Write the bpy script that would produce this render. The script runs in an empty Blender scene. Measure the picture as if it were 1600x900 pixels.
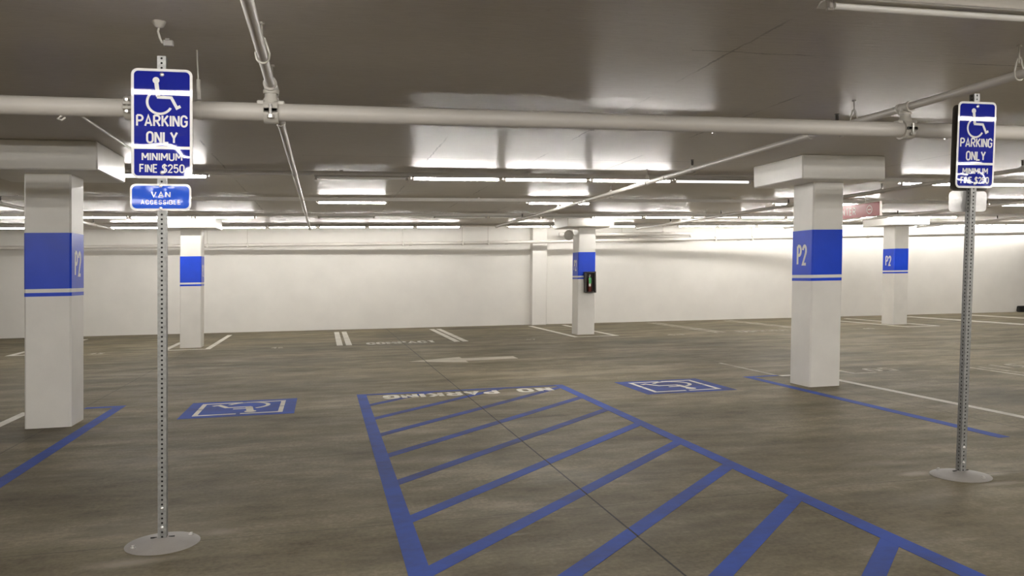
import bpy, bmesh, math, random
from mathutils import Vector, Matrix
random.seed(4)
PI = math.pi
SC = bpy.context.scene
COL = SC.collection

# ------------------------------------------------------------------ camera, light level, exposure
F_PX = 1268.6
YAW, PITCH, ROLL = math.radians(13.078), math.radians(-1.0011), math.radians(-.9412)
CAM_H = 1.445
fw = Vector((math.sin(YAW)*math.cos(PITCH), math.cos(YAW)*math.cos(PITCH), math.sin(PITCH)))
r0 = Vector((math.cos(YAW), -math.sin(YAW), 0)); u0 = r0.cross(fw)
rt = r0*math.cos(ROLL) + u0*math.sin(ROLL)
up = -r0*math.sin(ROLL) + u0*math.cos(ROLL)
cam = bpy.data.cameras.new('camera'); cam.sensor_fit = 'HORIZONTAL'; cam.sensor_width = 36
cam.lens = F_PX*36/1600; cam.clip_start = .02; cam.clip_end = 200
co = bpy.data.objects.new('camera', cam); COL.objects.link(co)
m3 = Matrix((rt, up, -fw)).transposed()
co.matrix_world = Matrix.Translation((0, 0, CAM_H)) @ m3.to_4x4()
SC.camera = co
w = bpy.data.worlds.new('world'); SC.world = w; w.use_nodes = True
w.node_tree.nodes['Background'].inputs[0].default_value = (0, 0, 0, 1)
w.node_tree.nodes['Background'].inputs[1].default_value = 0
SC.view_settings.view_transform = 'Standard'; SC.view_settings.look = 'None'
SC.view_settings.gamma = 1; SC.view_settings.use_curve_mapping = False
SC.view_settings.exposure = 0.0
SC.cycles.use_denoising = True
SC.cycles.max_bounces = 10; SC.cycles.diffuse_bounces = 6
SC.cycles.sample_clamp_indirect = 6
TUBE_LIT = 142.0          # emission of a lit tube
TUBE_COLOR = (1, .962, .915)

LEAN_X, LEAN_Y = .0265, -.0123      # the slab falls away, so uprights lean a little against it
CEIL = 2.78

# ------------------------------------------------------------------ materials
def mat(name, col, rough=.5, spec=.5, metal=0, emit=None, estr=0):
    m = bpy.data.materials.new(name); m.use_nodes = True
    b = m.node_tree.nodes['Principled BSDF']
    b.inputs['Base Color'].default_value = (*col, 1)
    b.inputs['Roughness'].default_value = rough
    b.inputs['Specular IOR Level'].default_value = spec
    b.inputs['Metallic'].default_value = metal
    if emit:
        b.inputs['Emission Color'].default_value = (*emit, 1)
        b.inputs['Emission Strength'].default_value = estr
    return m

class NT:
    def __init__(s, m):
        s.m = m; s.t = m.node_tree; s.b = s.t.nodes['Principled BSDF']
        s.geo = s.t.nodes.new('ShaderNodeNewGeometry')
    def n(s, typ, **kw):
        x = s.t.nodes.new(typ)
        for k, v in kw.items(): setattr(x, k, v)
        return x
    def link(s, a, b): s.t.links.new(a, b)
    def pos(s, scale=(1, 1, 1), loc=(0, 0, 0)):
        mp = s.n('ShaderNodeMapping'); mp.inputs['Scale'].default_value = scale; mp.inputs['Location'].default_value = loc
        s.link(s.geo.outputs['Position'], mp.inputs['Vector']); return mp.outputs['Vector']
    def noise(s, vec, scale, detail=4, rough=.55):
        x = s.n('ShaderNodeTexNoise'); x.inputs['Scale'].default_value = scale
        x.inputs['Detail'].default_value = detail; x.inputs['Roughness'].default_value = rough
        s.link(vec, x.inputs['Vector']); return x.outputs['Fac']
    def ramp(s, fac, stops):
        x = s.n('ShaderNodeValToRGB'); e = x.color_ramp.elements
        while len(e) < len(stops): e.new(.5)
        for q, (p, c) in zip(e, stops):
            q.position = p; q.color = (*c, 1) if not isinstance(c, (int, float)) else (c, c, c, 1)
        s.link(fac, x.inputs['Fac']); return x.outputs['Color']
    def math(s, op, a, b=None, c=None):
        x = s.n('ShaderNodeMath', operation=op)
        for i, v in enumerate((a, b, c)):
            if v is None: continue
            if isinstance(v, (int, float)): x.inputs[i].default_value = v
            else: s.link(v, x.inputs[i])
        return x.outputs[0]
    def mix(s, fac, a, b, blend='MIX'):
        x = s.n('ShaderNodeMix', data_type='RGBA', blend_type=blend)
        for i, v in ((0, fac), (6, a), (7, b)):
            if isinstance(v, (int, float)): x.inputs[i].default_value = v
            elif isinstance(v, tuple): x.inputs[i].default_value = (*v, 1)
            else: s.link(v, x.inputs[i])
        return x.outputs[2]
    def bump(s, h, strength=.3, dist=.01):
        x = s.n('ShaderNodeBump'); x.inputs['Strength'].default_value = strength; x.inputs['Distance'].default_value = dist
        s.link(h, x.inputs['Height']); s.link(x.outputs['Normal'], s.b.inputs['Normal'])
    def xyz(s):
        x = s.n('ShaderNodeSeparateXYZ'); s.link(s.geo.outputs['Position'], x.inputs[0]); return x.outputs

def line_mask(k, coord, at, half, wob=None):
    c = k.math('SUBTRACT', coord, at)
    if wob is not None: c = k.math('ADD', c, wob)
    return k.math('LESS_THAN', k.math('ABSOLUTE', c), half)

def spot_mask(k, X, Y, x, y, rx, ry, nz, soft=.9):
    dx = k.math('DIVIDE', k.math('SUBTRACT', X, x), rx); dy = k.math('DIVIDE', k.math('SUBTRACT', Y, y), ry)
    d = k.math('SQRT', k.math('ADD', k.math('MULTIPLY', dx, dx), k.math('MULTIPLY', dy, dy)))
    d = k.math('ADD', d, k.math('MULTIPLY', k.math('SUBTRACT', nz, .5), 1.6))
    r = k.n('ShaderNodeMapRange'); r.interpolation_type = 'SMOOTHSTEP'
    k.link(d, r.inputs[0]); r.inputs[1].default_value = 1; r.inputs[2].default_value = 1-soft
    r.inputs[3].default_value = 0; r.inputs[4].default_value = 1
    return r.outputs[0]

# floor: trowelled concrete with worn streaks, joints, stains
M = {}
M['floor'] = mat('floor_concrete', (.16, .14, .10), .65, .18)
k = NT(M['floor']); X, Y, Z = k.xyz()
big = k.noise(k.pos((.22, .5, 1)), 1.0, 5, .6)
streak = k.noise(k.pos((.45, 1.5, 1), (3, 1, 0)), 1.5, 7, .68)
fine = k.noise(k.pos((1, 1, 1)), 38, 4, .6)
mid = k.noise(k.pos((.8, 1.2, 1), (7, 2, 0)), 3.2, 7, .7)
f = k.math('ADD', k.math('MULTIPLY', big, .34), k.math('MULTIPLY', streak, .26))
f = k.math('ADD', f, k.math('ADD', k.math('MULTIPLY', mid, .26), k.math('MULTIPLY', fine, .18)))
c = k.ramp(f, [(.40, (.067, .055, .032)), (.47, (.124, .104, .063)), (.53, (.166, .141, .088)), (.60, (.25, .214, .143))])
nz = k.noise(k.pos((1, 1.5, 1), (2, 9, 0)), 2.2, 5, .65)
blot = k.ramp(k.noise(k.pos((.55, 1.25, 1), (11, 4, 0)), .95, 7, .72), [(.50, 0.0), (.66, 1.0)])
c = k.mix(k.math('MULTIPLY', blot, .5), c, (.060, .049, .030))
pale = k.ramp(k.noise(k.pos((.5, 1.1, 1), (1, 14, 0)), .8, 6, .7), [(.53, 0.0), (.70, 1.0)])
c = k.mix(k.math('MULTIPLY', pale, .35), c, (.29, .25, .18))
scuff = k.ramp(k.noise(k.pos((.5, 6, 1), (4, 3, 0)), 1.3, 5, .6), [(.64, 0.0), (.72, 1.0)])
c = k.mix(k.math('MULTIPLY', scuff, .4), c, (.058, .047, .031))
for (sx, sy, rx, ry, a) in ((1.75, 19.6, 1.1, 1.5, .55), (6.5, 15.8, 1.5, .9, .45), (8.2, 12.4, 1.3, 1.0, .35), (-6.6, 20.5, 1.8, 1.5, .45),
                            (-3.4, 22.0, 2.2, 1.0, .4), (4.0, 21.6, 1.6, .7, .4), (-2.5, 8.4, .9, .55, .5), (.55, 4.25, .35, .25, .5),
                            (-.6, 14.5, 1.2, 1.3, .3), (10.6, 19.8, 1.5, .9, .35), (7.6, 7.3, 1.2, .7, .3), (1.9, 4.3, 1.2, .8, .25), (3.5, 4.35, .8, .3, .3)):
    c = k.mix(k.math('MULTIPLY', spot_mask(k, X, Y, sx, sy, rx, ry, nz), a), c, (.05, .042, .031))
for (sx, sy, rx, ry, a) in ((-.99, 4.47, .26, .1, .55), (-.60, 4.86, .16, .1, .35), (4.02, 4.88, .2, .08, .5), (4.48, 4.72, .2, .07, .5), (4.33, 4.5, .22, .06, .5),
                            (2.35, 9.5, .55, .25, .4), (4.0, 5.2, .5, .12, .2), (.95, 4.36, .2, .03, .3)):
    c = k.mix(k.math('MULTIPLY', spot_mask(k, X, Y, sx, sy, rx, ry, nz), a), c, (.40, .36, .30))
wob = k.math('MULTIPLY', k.math('SUBTRACT', k.noise(k.pos(), 3, 4), .5), .03)
j1 = line_mask(k, X, 1.645, .0062)
j2 = k.math('MULTIPLY', line_mask(k, Y, 4.74, .0035, wob), .6)
j3 = k.math('MULTIPLY', line_mask(k, Y, 9.19, .0055, wob), .5)
j4 = k.math('MULTIPLY', line_mask(k, X, 6.01, .006, wob), .65)
j5 = k.math('MULTIPLY', line_mask(k, X, -2.68, .006, wob), .5)
j6 = k.math('MULTIPLY', line_mask(k, Y, 18.2, .008, wob), .3)
js = j1
for j in (j2, j3, j4, j5, j6): js = k.math('MAXIMUM', js, j)
c = k.mix(js, c, (.018, .016, .014))
k.link(c, k.b.inputs['Base Color'])
k.link(k.ramp(streak, [(.3, .70), (.7, .52)]), k.b.inputs['Roughness'])
k.bump(k.math('ADD', k.math('MULTIPLY', fine, .5), streak), .12, .006)

def painted(name, col, rough, stretch=(1, 1, 1), nscale=30, bstr=.15, tint=.06, spec=.5):
    m = mat(name, col, rough, spec); k = NT(m)
    n1 = k.noise(k.pos(stretch), nscale, 4); n2 = k.noise(k.pos(stretch), nscale*.06, 4)
    d = tuple(x*(1-tint*2.2) for x in col)
    k.link(k.ramp(n2, [(.3, d), (.7, col)]), k.b.inputs['Base Color'])
    k.bump(n1, bstr, .004)
    return m

M['wall'] = painted('wall_paint', (.80, .78, .735), .6, nscale=26, bstr=.12, tint=.03)
M['column'] = painted('column_paint', (.80, .78, .735), .36, nscale=60, bstr=.12, tint=.03)
M['blue_band'] = painted('blue_wall_paint', (.016, .070, .66), .28, nscale=60, bstr=.10, tint=.05, spec=.28)
M['white_paint'] = painted('white_stencil_paint', (.80, .79, .76), .4, nscale=60, bstr=.1)
M['pipe'] = painted('pipe_paint', (.60, .57, .525), .42, nscale=30, bstr=.05, tint=.04)
M['channel'] = painted('channel_paint', (.66, .63, .58), .45, nscale=40, bstr=.03)
M['fitting'] = painted('fitting_paint', (.62, .595, .54), .45, nscale=60, bstr=.2)
# ceiling
M['ceiling'] = mat('ceiling_paint', (.60, .56, .50), .38, .24)
k = NT(M['ceiling']); X, Y, Z = k.xyz()
grain = k.noise(k.pos((.5, 5, 1)), 7, 5, .65); soft = k.noise(k.pos((.6, 1, 1)), .9, 4)
c = k.ramp(soft, [(.3, (.53, .49, .435)), (.7, (.62, .58, .52))])
wob = k.math('MULTIPLY', k.math('SUBTRACT', k.noise(k.pos(), 5, 5, .7), .5), .06)
after = lambda co_, v: k.math('GREATER_THAN', co_, v)
seams = None
for (co_, at, hw) in ((Y, 4.55, .007), (Y, 9.2, .008), (Y, 13.0, .008), (X, 1.2, .008), (X, 2.46, .009), (X, 3.6, .011), (X, -1.13, .009), (X, 4.85, .008), (X, 7.3, .008), (X, -3.6, .008)):
    q = line_mask(k, co_, at, hw, wob)
    q = k.math('MULTIPLY', q, after(X, 2.2) if at == 4.55 else after(Y, 7.6) if at in (-1.13, 1.2, -3.6) else after(X, -.2)); seams = q if seams is None else k.math('MAXIMUM', seams, q)
patch = k.ramp(k.noise(k.pos((1, 1, 1), (4, 4, 0)), 1.1, 3), [(.45, 0.0), (.6, 1.0)])
seams = k.math('MULTIPLY', seams, patch)
brd = k.noise(k.pos((1.5, 14, 1), (3, 2, 0)), 5, 6, .7); spk = k.noise(k.pos(), 30, 3, .6)
c = k.mix(k.math('MULTIPLY', k.ramp(brd, [(.42, 1.0), (.56, 0.0)]), .16), c, (.34, .30, .25))
c = k.mix(k.math('MULTIPLY', k.ramp(spk, [(.66, 0.0), (.74, 1.0)]), .25), c, (.25, .22, .18))
c = k.mix(k.math('MULTIPLY', seams, .65), c, (.16, .14, .115))
k.link(c, k.b.inputs['Base Color'])
k.link(k.ramp(soft, [(.3, .33), (.7, .43)]), k.b.inputs['Roughness'])
k.bump(k.math('SUBTRACT', k.math('MULTIPLY', grain, 1.0), seams), .42, .006)

# worn paint on the floor
def worn(name, col, dirt, lo, hi, amount=1.0):
    m = mat(name, col, .65, .12); k = NT(m)
    n1 = k.noise(k.pos((.9, 1.4, 1)), 1.6, 6, .68); n2 = k.noise(k.pos((1, 1, 1), (5, 1, 0)), 16, 4, .6)
    f = k.math('ADD', k.math('MULTIPLY', n1, .8), k.math('MULTIPLY', n2, .2))
    fac = k.math('MULTIPLY', k.ramp(f, [(lo, 0.0), (hi, 1.0)]), amount)
    X, Y, Z = k.xyz()
    c = k.mix(fac, col, dirt)
    j = line_mask(k, X, 1.645, .0062)
    c = k.mix(j, c, (.018, .016, .014))
    k.link(c, k.b.inputs['Base Color']); k.bump(n2, .08, .003)
    return m
M['floor_blue'] = worn('worn_blue_floor_paint', (.042, .090, .40), (.046, .062, .16), .42, .72)
M['floor_blue_dirty'] = worn('worn_dirty_blue_floor_paint', (.040, .078, .33), (.045, .05, .10), .38, .66)
M['floor_white'] = worn('worn_white_floor_paint', (.74, .72, .66), (.42, .38, .31), .42, .75, .8)
M['floor_white_faint'] = worn('faint_white_floor_paint', (.48, .45, .38), (.28, .25, .195), .40, .58)
# metals and signs
M['galv'] = mat('galvanised_steel', (.40, .40, .39), .45, .5, .5)
k = NT(M['galv']); k.link(k.ramp(k.noise(k.pos(), 45, 3), [(.3, (.22, .22, .215)), (.7, (.32, .32, .31))]), k.b.inputs['Base Color'])
M['plate'] = painted('cast_grey_metal', (.33, .31, .29), .5, nscale=70, bstr=.25, tint=.1)
M['zinc'] = mat('bright_zinc', (.72, .71, .69), .38, .5, .9)
M['alu'] = mat('bare_aluminium', (.50, .495, .485), .32, .5, .7)
k = NT(M['alu']); k.bump(k.noise(k.pos((1, 1, 1)), 14, 2), .35, .01)
M['sign_white'] = mat('reflective_white_sheet', (.78, .77, .75), .05, .2)
M['sign_navy'] = mat('reflective_navy_sheet', (.012, .018, .235), .025, .2)
M['sign_blue'] = mat('reflective_blue_sheet', (.016, .085, .58), .04, .12)
M['sign_letter'] = mat('reflective_letter_sheet', (.74, .73, .71), .035, .2)
M['back_shade'] = mat('plate_back_shade', (.075, .066, .055), .5, .4)  # plate back with the shade of the gap put into its colour
M['hole'] = mat('recess_shade', (.015, .014, .013), .7, .2)  # dark colour standing in for shade inside the post and slots
M['red'] = painted('red_sign_face', (.50, .10, .11), .35, nscale=8, bstr=.02, tint=.08)
M['pink'] = mat('pale_sign_letters', (.80, .70, .66), .4)
M['cab'] = mat('black_brown_cabinet', (.03, .024, .02), .4)
M['ext_red'] = mat('extinguisher_red', (.11, .02, .015), .4)
M['tag_green'] = mat('green_tag', (.09, .42, .14), .5)
M['tag_white'] = mat('white_tag', (.75, .75, .7), .5)
M['rubber'] = mat('black_rubber', (.012, .012, .013), .55)
M['brass'] = mat('sprinkler_bronze', (.06, .05, .042), .5, .5, .3)
M['lampbody'] = mat('white_enamel', (.72, .70, .66), .35)
M['holder'] = mat('lampholder_plastic', (.40, .37, .34), .4)
M['tube_lit'] = mat('glowing_tube', (.9, .9, .88), .3, .5, 0, TUBE_COLOR, TUBE_LIT)
M['tube_soft'] = mat('older_glowing_tube', (.9, .9, .88), .3, .5, 0, TUBE_COLOR, TUBE_LIT*.62)
M['tube_low'] = mat('weak_glowing_tube', (.9, .9, .88), .3, .5, 0, TUBE_COLOR, TUBE_LIT*.3)
M['tube_dim'] = mat('dim_tube', (.9, .9, .88), .3, .5, 0, TUBE_COLOR, 1.6)
M['tube_off'] = mat('unlit_tube', (.88, .87, .84), .2, .5)

# ------------------------------------------------------------------ mesh helpers
class B:
    def __init__(s): s.bm = bmesh.new()
    def box(s, x0, x1, y0, y1, z0, z1, bev=0, seg=2):
        r = bmesh.ops.create_cube(s.bm, size=1)
        for v in r['verts']:
            v.co = Vector((x0+(v.co.x+.5)*(x1-x0), y0+(v.co.y+.5)*(y1-y0), z0+(v.co.z+.5)*(z1-z0)))
        if bev:
            es = list({e for v in r['verts'] for e in v.link_edges})
            bmesh.ops.bevel(s.bm, geom=es, offset=bev, segments=seg, affect='EDGES', profile=.5)
        return s
    def prism(s, pts, z0, z1):
        a = [s.bm.verts.new((x, y, z0)) for x, y in pts]; b = [s.bm.verts.new((x, y, z1)) for x, y in pts]
        n = len(pts)
        for i in range(n):
            j = (i+1) % n; s.bm.faces.new((a[i], a[j], b[j], b[i]))
        s.bm.faces.new(a[::-1]); s.bm.faces.new(b); return s
    def tube(s, pts, r, seg=12, cap=True):
        pts = [Vector(p) for p in pts]; rs = r if isinstance(r, (list, tuple)) else [r]*len(pts)
        rings = []; ref = None
        for i, p in enumerate(pts):
            a = pts[i-1] if i else p; b = pts[i+1] if i+1 < len(pts) else p
            d = (b-a).normalized()
            if i and i+1 < len(pts):
                d = ((p-a).normalized()+(b-p).normalized()).normalized()
            if ref is None:
                ref = Vector((0, 0, 1)) if abs(d.z) < .9 else Vector((1, 0, 0))
            e1 = (ref-d*ref.dot(d)).normalized(); e2 = d.cross(e1); ref = e1
            rings.append([s.bm.verts.new(p+(e1*math.cos(t)+e2*math.sin(t))*rs[i]) for t in [2*PI*q/seg for q in range(seg)]])
        for A, C in zip(rings, rings[1:]):
            for q in range(seg):
                s.bm.faces.new((A[q], A[(q+1) % seg], C[(q+1) % seg], C[q]))
        if cap:
            s.bm.faces.new(rings[0][::-1]); s.bm.faces.new(rings[-1])
        return s
    def lathe(s, prof, c=(0, 0, 0), seg=24, axis='z'):
        rings = []
        def P(r, h, t):
            a, b = r*math.cos(t), r*math.sin(t)
            v = {'z': (a, b, h), 'x': (h, a, b), 'y': (b, h, a)}[axis]
            return Vector(v)+Vector(c)
        for r, h in prof:
            if r <= 1e-6: rings.append([s.bm.verts.new(P(0, h, 0))])
            else: rings.append([s.bm.verts.new(P(r, h, 2*PI*q/seg)) for q in range(seg)])
        for A, C in zip(rings, rings[1:]):
            for q in range(seg):
                q2 = (q+1) % seg
                if len(A) == 1 and len(C) == 1: continue
                if len(A) == 1: s.bm.faces.new((A[0], C[q2], C[q]))
                elif len(C) == 1: s.bm.faces.new((A[q], A[q2], C[0]))
                else: s.bm.faces.new((A[q], A[q2], C[q2], C[q]))
        return s
    def poly(s, pts2, fmap, d0, d1):
        """closed 2-D outline (u,v) extruded from depth d0 to d1 through fmap(u,v,d)"""
        a = [s.bm.verts.new(fmap(u, v, d0)) for u, v in pts2]; b = [s.bm.verts.new(fmap(u, v, d1)) for u, v in pts2]
        n = len(pts2)
        for i in range(n):
            j = (i+1) % n; s.bm.faces.new((a[i], a[j], b[j], b[i]))
        s.bm.faces.new(a[::-1]); s.bm.faces.new(b); return s
    def ring_poly(s, outer, inner, fmap, d0, d1):
        n = len(outer)
        V = [[s.bm.verts.new(fmap(u, v, d)) for u, v in L] for L, d in ((outer, d0), (inner, d0), (outer, d1), (inner, d1))]
        for i in range(n):
            j = (i+1) % n
            s.bm.faces.new((V[2][i], V[2][j], V[3][j], V[3][i])); s.bm.faces.new((V[0][j], V[0][i], V[1][i], V[1][j]))
            s.bm.faces.new((V[0][i], V[0][j], V[2][j], V[2][i])); s.bm.faces.new((V[1][j], V[1][i], V[3][i], V[3][j]))
        return s
    def shear(s, ax=LEAN_X, ay=LEAN_Y):
        for v in s.bm.verts: v.co.x += ax*v.co.z; v.co.y += ay*v.co.z
        return s
    def move(s, d):
        d = Vector(d)
        for v in s.bm.verts: v.co += d
        return s
    def obj(s, name, m, parent=None, loc=None, smooth=35):
        bmesh.ops.recalc_face_normals(s.bm, faces=s.bm.faces)
        me = bpy.data.meshes.new(name); s.bm.to_mesh(me); s.bm.free()
        for q in (m if isinstance(m, (list, tuple)) else [m]): me.materials.append(q)
        if smooth:
            for p in me.polygons: p.use_smooth = True
            me.set_sharp_from_angle(angle=math.radians(smooth))
        o = bpy.data.objects.new(name, me); COL.objects.link(o)
        if parent: o.parent = parent
        if loc is not None: o.location = loc
        return o

def tag(o, label, cat, group=None, kind='thing'):
    o['label'] = label; o['category'] = cat; o['kind'] = kind
    if group: o['group'] = group
    return o
def thing(name, label, cat, loc, group=None):
    o = bpy.data.objects.new(name, None); o.empty_display_size = .1; COL.objects.link(o)
    o.location = loc
    return tag(o, label, cat, group)
def struct(o): o['kind'] = 'structure'; return o
def copy_tree(o, loc, label, group=None):
    r = o.copy(); COL.objects.link(r); r.location = loc; r['label'] = label
    if group: r['group'] = group
    for ch in o.children:
        c = ch.copy(); COL.objects.link(c); c.parent = r
        for g in ch.children:
            d = g.copy(); COL.objects.link(d); d.parent = c
    return r

def rrect(w, h, r, n=7, cx=0, cy=0):
    pts = []
    for sx, sy, a0 in ((1, 1, 0), (-1, 1, 90), (-1, -1, 180), (1, -1, 270)):
        for q in range(n+1):
            t = math.radians(a0+90*q/n)
            pts.append((cx+sx*(w/2-r)+r*math.cos(t), cy+sy*(h/2-r)+r*math.sin(t)))
    return pts

def text_into(b, body, w, h, cx, cy, fmap, d0, d1, bold=.012, spacing=1.0):
    """lettering fitted to a w x h box centred on (cx, cy)"""
    cu = bpy.data.curves.new('lettering', 'FONT'); cu.body = body; cu.size = 1; cu.offset = bold
    cu.extrude = .5; cu.resolution_u = 4; cu.space_character = spacing
    o = bpy.data.objects.new('lettering', cu); COL.objects.link(o)
    bpy.context.view_layer.update()
    dg = bpy.context.evaluated_depsgraph_get()
    me = bpy.data.meshes.new_from_object(o.evaluated_get(dg))
    bpy.data.objects.remove(o); bpy.data.curves.remove(cu)
    xs = [v.co.x for v in me.vertices]; ys = [v.co.y for v in me.vertices]
    x0, x1, y0, y1 = min(xs), max(xs), min(ys), max(ys)
    vs = []
    for v in me.vertices:
        u_ = cx+((v.co.x-x0)/(x1-x0)-.5)*w; v_ = cy+((v.co.y-y0)/(y1-y0)-.5)*h
        vs.append(b.bm.verts.new(fmap(u_, v_, d1 if v.co.z > 0 else d0)))
    for p in me.polygons:
        try: b.bm.faces.new([vs[i] for i in p.vertices])
        except ValueError: pass
    bpy.data.meshes.remove(me)
    bmesh.ops.remove_doubles(b.bm, verts=b.bm.verts, dist=1e-6)

def strip_poly(b, L, w, g, d0, d1):
    """a bent bar of constant width with mitred corners"""
    L = [Vector(p) for p in L]; L = [p for i, p in enumerate(L) if i == 0 or (p-L[i-1]).length > 1e-6]
    lft, rgt = [], []
    closed = (L[0]-L[-1]).length < 1e-6
    if closed: L = L[:-1]
    n = len(L); nrm = lambda a: Vector((-a.y, a.x))
    for i, p in enumerate(L):
        a = (p-L[i-1]).normalized() if (i or closed) else None
        c_ = (L[(i+1) % n]-p).normalized() if (i < n-1 or closed) else None
        if a is None: m_, f = nrm(c_), 1
        elif c_ is None: m_, f = nrm(a), 1
        else:
            m_ = nrm(a)+nrm(c_); m_ = m_.normalized() if m_.length > 1e-6 else nrm(a); f = 1/max(.6, m_.dot(nrm(a)))
        lft.append(tuple(p+m_*w/2*f)); rgt.append(tuple(p-m_*w/2*f))
    for i in range(n if closed else n-1):
        j = (i+1) % n
        b.poly([lft[i], rgt[i], rgt[j], lft[j]], g, d0, d1)
def _arc(cx, cy, rx, ry, a0, a1, n=10):
    return [(cx+rx*math.cos(math.radians(a0+(a1-a0)*i/n)), cy+ry*math.sin(math.radians(a0+(a1-a0)*i/n))) for i in range(n+1)]
_bowl = [(0, 1), (.26, 1)]+_arc(.26, .745, .26, .255, 90, -90)+[(0, .49)]
_oval = _arc(.26, .72, .26, .28, 0, 180)+_arc(.26, .28, .26, .28, 180, 360)+[(.52, .72)]
_ess = _arc(.25, .755, .25, .245, 12, 270)+_arc(.25, .26, .25, .26, 90, -168)[1:]
GLYPH = {'P': (.52, [[(0, 0), (0, 1)], _bowl]), 'R': (.54, [[(0, 0), (0, 1)], _bowl, [(.24, .49), (.53, 0)]]),
         'A': (.58, [[(0, 0), (.29, 1), (.58, 0)], [(.10, .28), (.48, .28)]]), 'K': (.53, [[(0, 0), (0, 1)], [(.51, 1), (0, .36)], [(.17, .57), (.53, 0)]]),
         'I': (0, [[(0, 0), (0, 1)]]), 'N': (.52, [[(0, 0), (0, 1)], [(.03, .97), (.49, .03)], [(.52, 0), (.52, 1)]]),
         'G': (.52, [_arc(.26, .72, .26, .28, 5, 180)+_arc(.26, .28, .26, .28, 180, 350)+[(.52, .46), (.29, .46)]]),
         'O': (.52, [_oval]), '0': (.52, [_oval]), 'L': (.42, [[(0, 1), (0, 0), (.42, 0)]]),
         'Y': (.56, [[(0, 1), (.28, .46), (.28, 0)], [(.56, 1), (.28, .46)]]), 'M': (.66, [[(0, 0), (0, 1)], [(.03, .97), (.33, .30)], [(.33, .30), (.63, .97)], [(.66, 1), (.66, 0)]]),
         'U': (.52, [[(0, 1), (0, .27)]+_arc(.26, .27, .26, .27, 180, 360)[1:]+[(.52, 1)]]),
         'F': (.45, [[(0, 0), (0, 1), (.45, 1)], [(0, .53), (.38, .53)]]), 'E': (.45, [[(.45, 1), (0, 1), (0, 0), (.45, 0)], [(0, .52), (.39, .52)]]),
         'V': (.56, [[(0, 1), (.28, 0), (.56, 1)]]), 'C': (.52, [_arc(.26, .72, .26, .28, -5, 180)+_arc(.26, .28, .26, .28, 180, 365)]),
         'S': (.50, [_ess]), '$': (.50, [_ess, [(.25, 1.13), (.25, -.13)]]),
         'B': (.54, [[(0, 0), (0, 1)], _bowl, [(0, .49), (.28, .49)]+_arc(.28, .245, .26, .245, 90, -90)+[(0, 0)]]),
         'T': (.50, [[(0, 1), (.50, 1)], [(.25, 1), (.25, 0)]]),
         'D': (.52, [[(0, 0), (0, 1), (.22, 1)]+_arc(.22, .72, .30, .28, 90, 0)+_arc(.22, .28, .30, .28, 0, -90)+[(0, 0)]]),
         '2': (.50, [_arc(.25, .735, .25, .265, 172, -28)+[(0, 0), (.50, 0)]]), '5': (.50, [[(.46, 1), (.05, 1), (.02, .55)]+_arc(.24, .315, .26, .315, 128, -158)]),
         ' ': (.22, [])}
def sign_text(b, body, w, h, cx, cy, g, d0, d1, sw, gap=.30):
    """condensed block lettering of even stroke width sw, fitted to w x h"""
    tot = sum(GLYPH[c][0] for c in body)+gap*(len(body)-1); sx = (w-sw)/tot; hy = h-sw
    x = -tot/2
    for c in body:
        W_, strokes = GLYPH[c]
        for L in strokes:
            strip_poly(b, [(cx+(x+px)*sx, cy+(py-.5)*hy) for px, py in L], sw, g, d0, d1)
        x += W_+gap

def bar(p, q, w):
    p, q = Vector(p), Vector(q); d = (q-p).normalized(); n = Vector((-d.y, d.x))*w/2
    return [tuple(p+n), tuple(p-n), tuple(q-n), tuple(q+n)]
def arc_pts(c, r, a0, a1, w, n=28):
    o = [(c[0]+(r+w/2)*math.cos(math.radians(a0+(a1-a0)*i/n)), c[1]+(r+w/2)*math.sin(math.radians(a0+(a1-a0)*i/n))) for i in range(n+1)]
    i_ = [(c[0]+(r-w/2)*math.cos(math.radians(a0+(a1-a0)*i/n)), c[1]+(r-w/2)*math.sin(math.radians(a0+(a1-a0)*i/n))) for i in range(n+1)]
    return o+i_[::-1]
def access_symbol(b, fmap, d0, d1, scale=1, cx=0, cy=0, stencil=False):
    """wheelchair symbol; unit height 1, drawn in 2-D and sent through fmap"""
    g = lambda u, v, d: fmap(cx+u*scale, cy+v*scale, d)
    head = [(-.175+.095*math.cos(2*PI*i/20), .40+.095*math.sin(2*PI*i/20)) for i in range(20)]
    b.poly(head, g, d0, d1)
    def strip(L, w):                     # a bent bar of constant width (mitred)
        L = [Vector(p) for p in L]; lft, rgt = [], []
        for i, p in enumerate(L):
            if i == 0: d = (L[1]-p).normalized(); n = Vector((-d.y, d.x)); f = 1
            elif i == len(L)-1: d = (p-L[i-1]).normalized(); n = Vector((-d.y, d.x)); f = 1
            else:
                a = (p-L[i-1]).normalized(); c_ = (L[i+1]-p).normalized()
                n = (Vector((-a.y, a.x))+Vector((-c_.y, c_.x))).normalized(); f = 1/max(.5, n.dot(Vector((-a.y, a.x))))
            lft.append(tuple(p+n*w/2*f)); rgt.append(tuple(p-n*w/2*f))
        for i in range(len(L)-1):
            b.poly([lft[i], rgt[i], rgt[i+1], lft[i+1]], g, d0, d1)
    strip([(-.165, .32), (-.115, -.085)], .115)
    strip([(-.14, .085), (.125, .085)], .07)
    strip([(-.15, -.09), (.245, -.10), (.40, -.40), (.50, -.345)], .085)
    b.poly(arc_pts((-.075, -.235), .345, 118, 331, .07), g, d0, d1)

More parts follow.
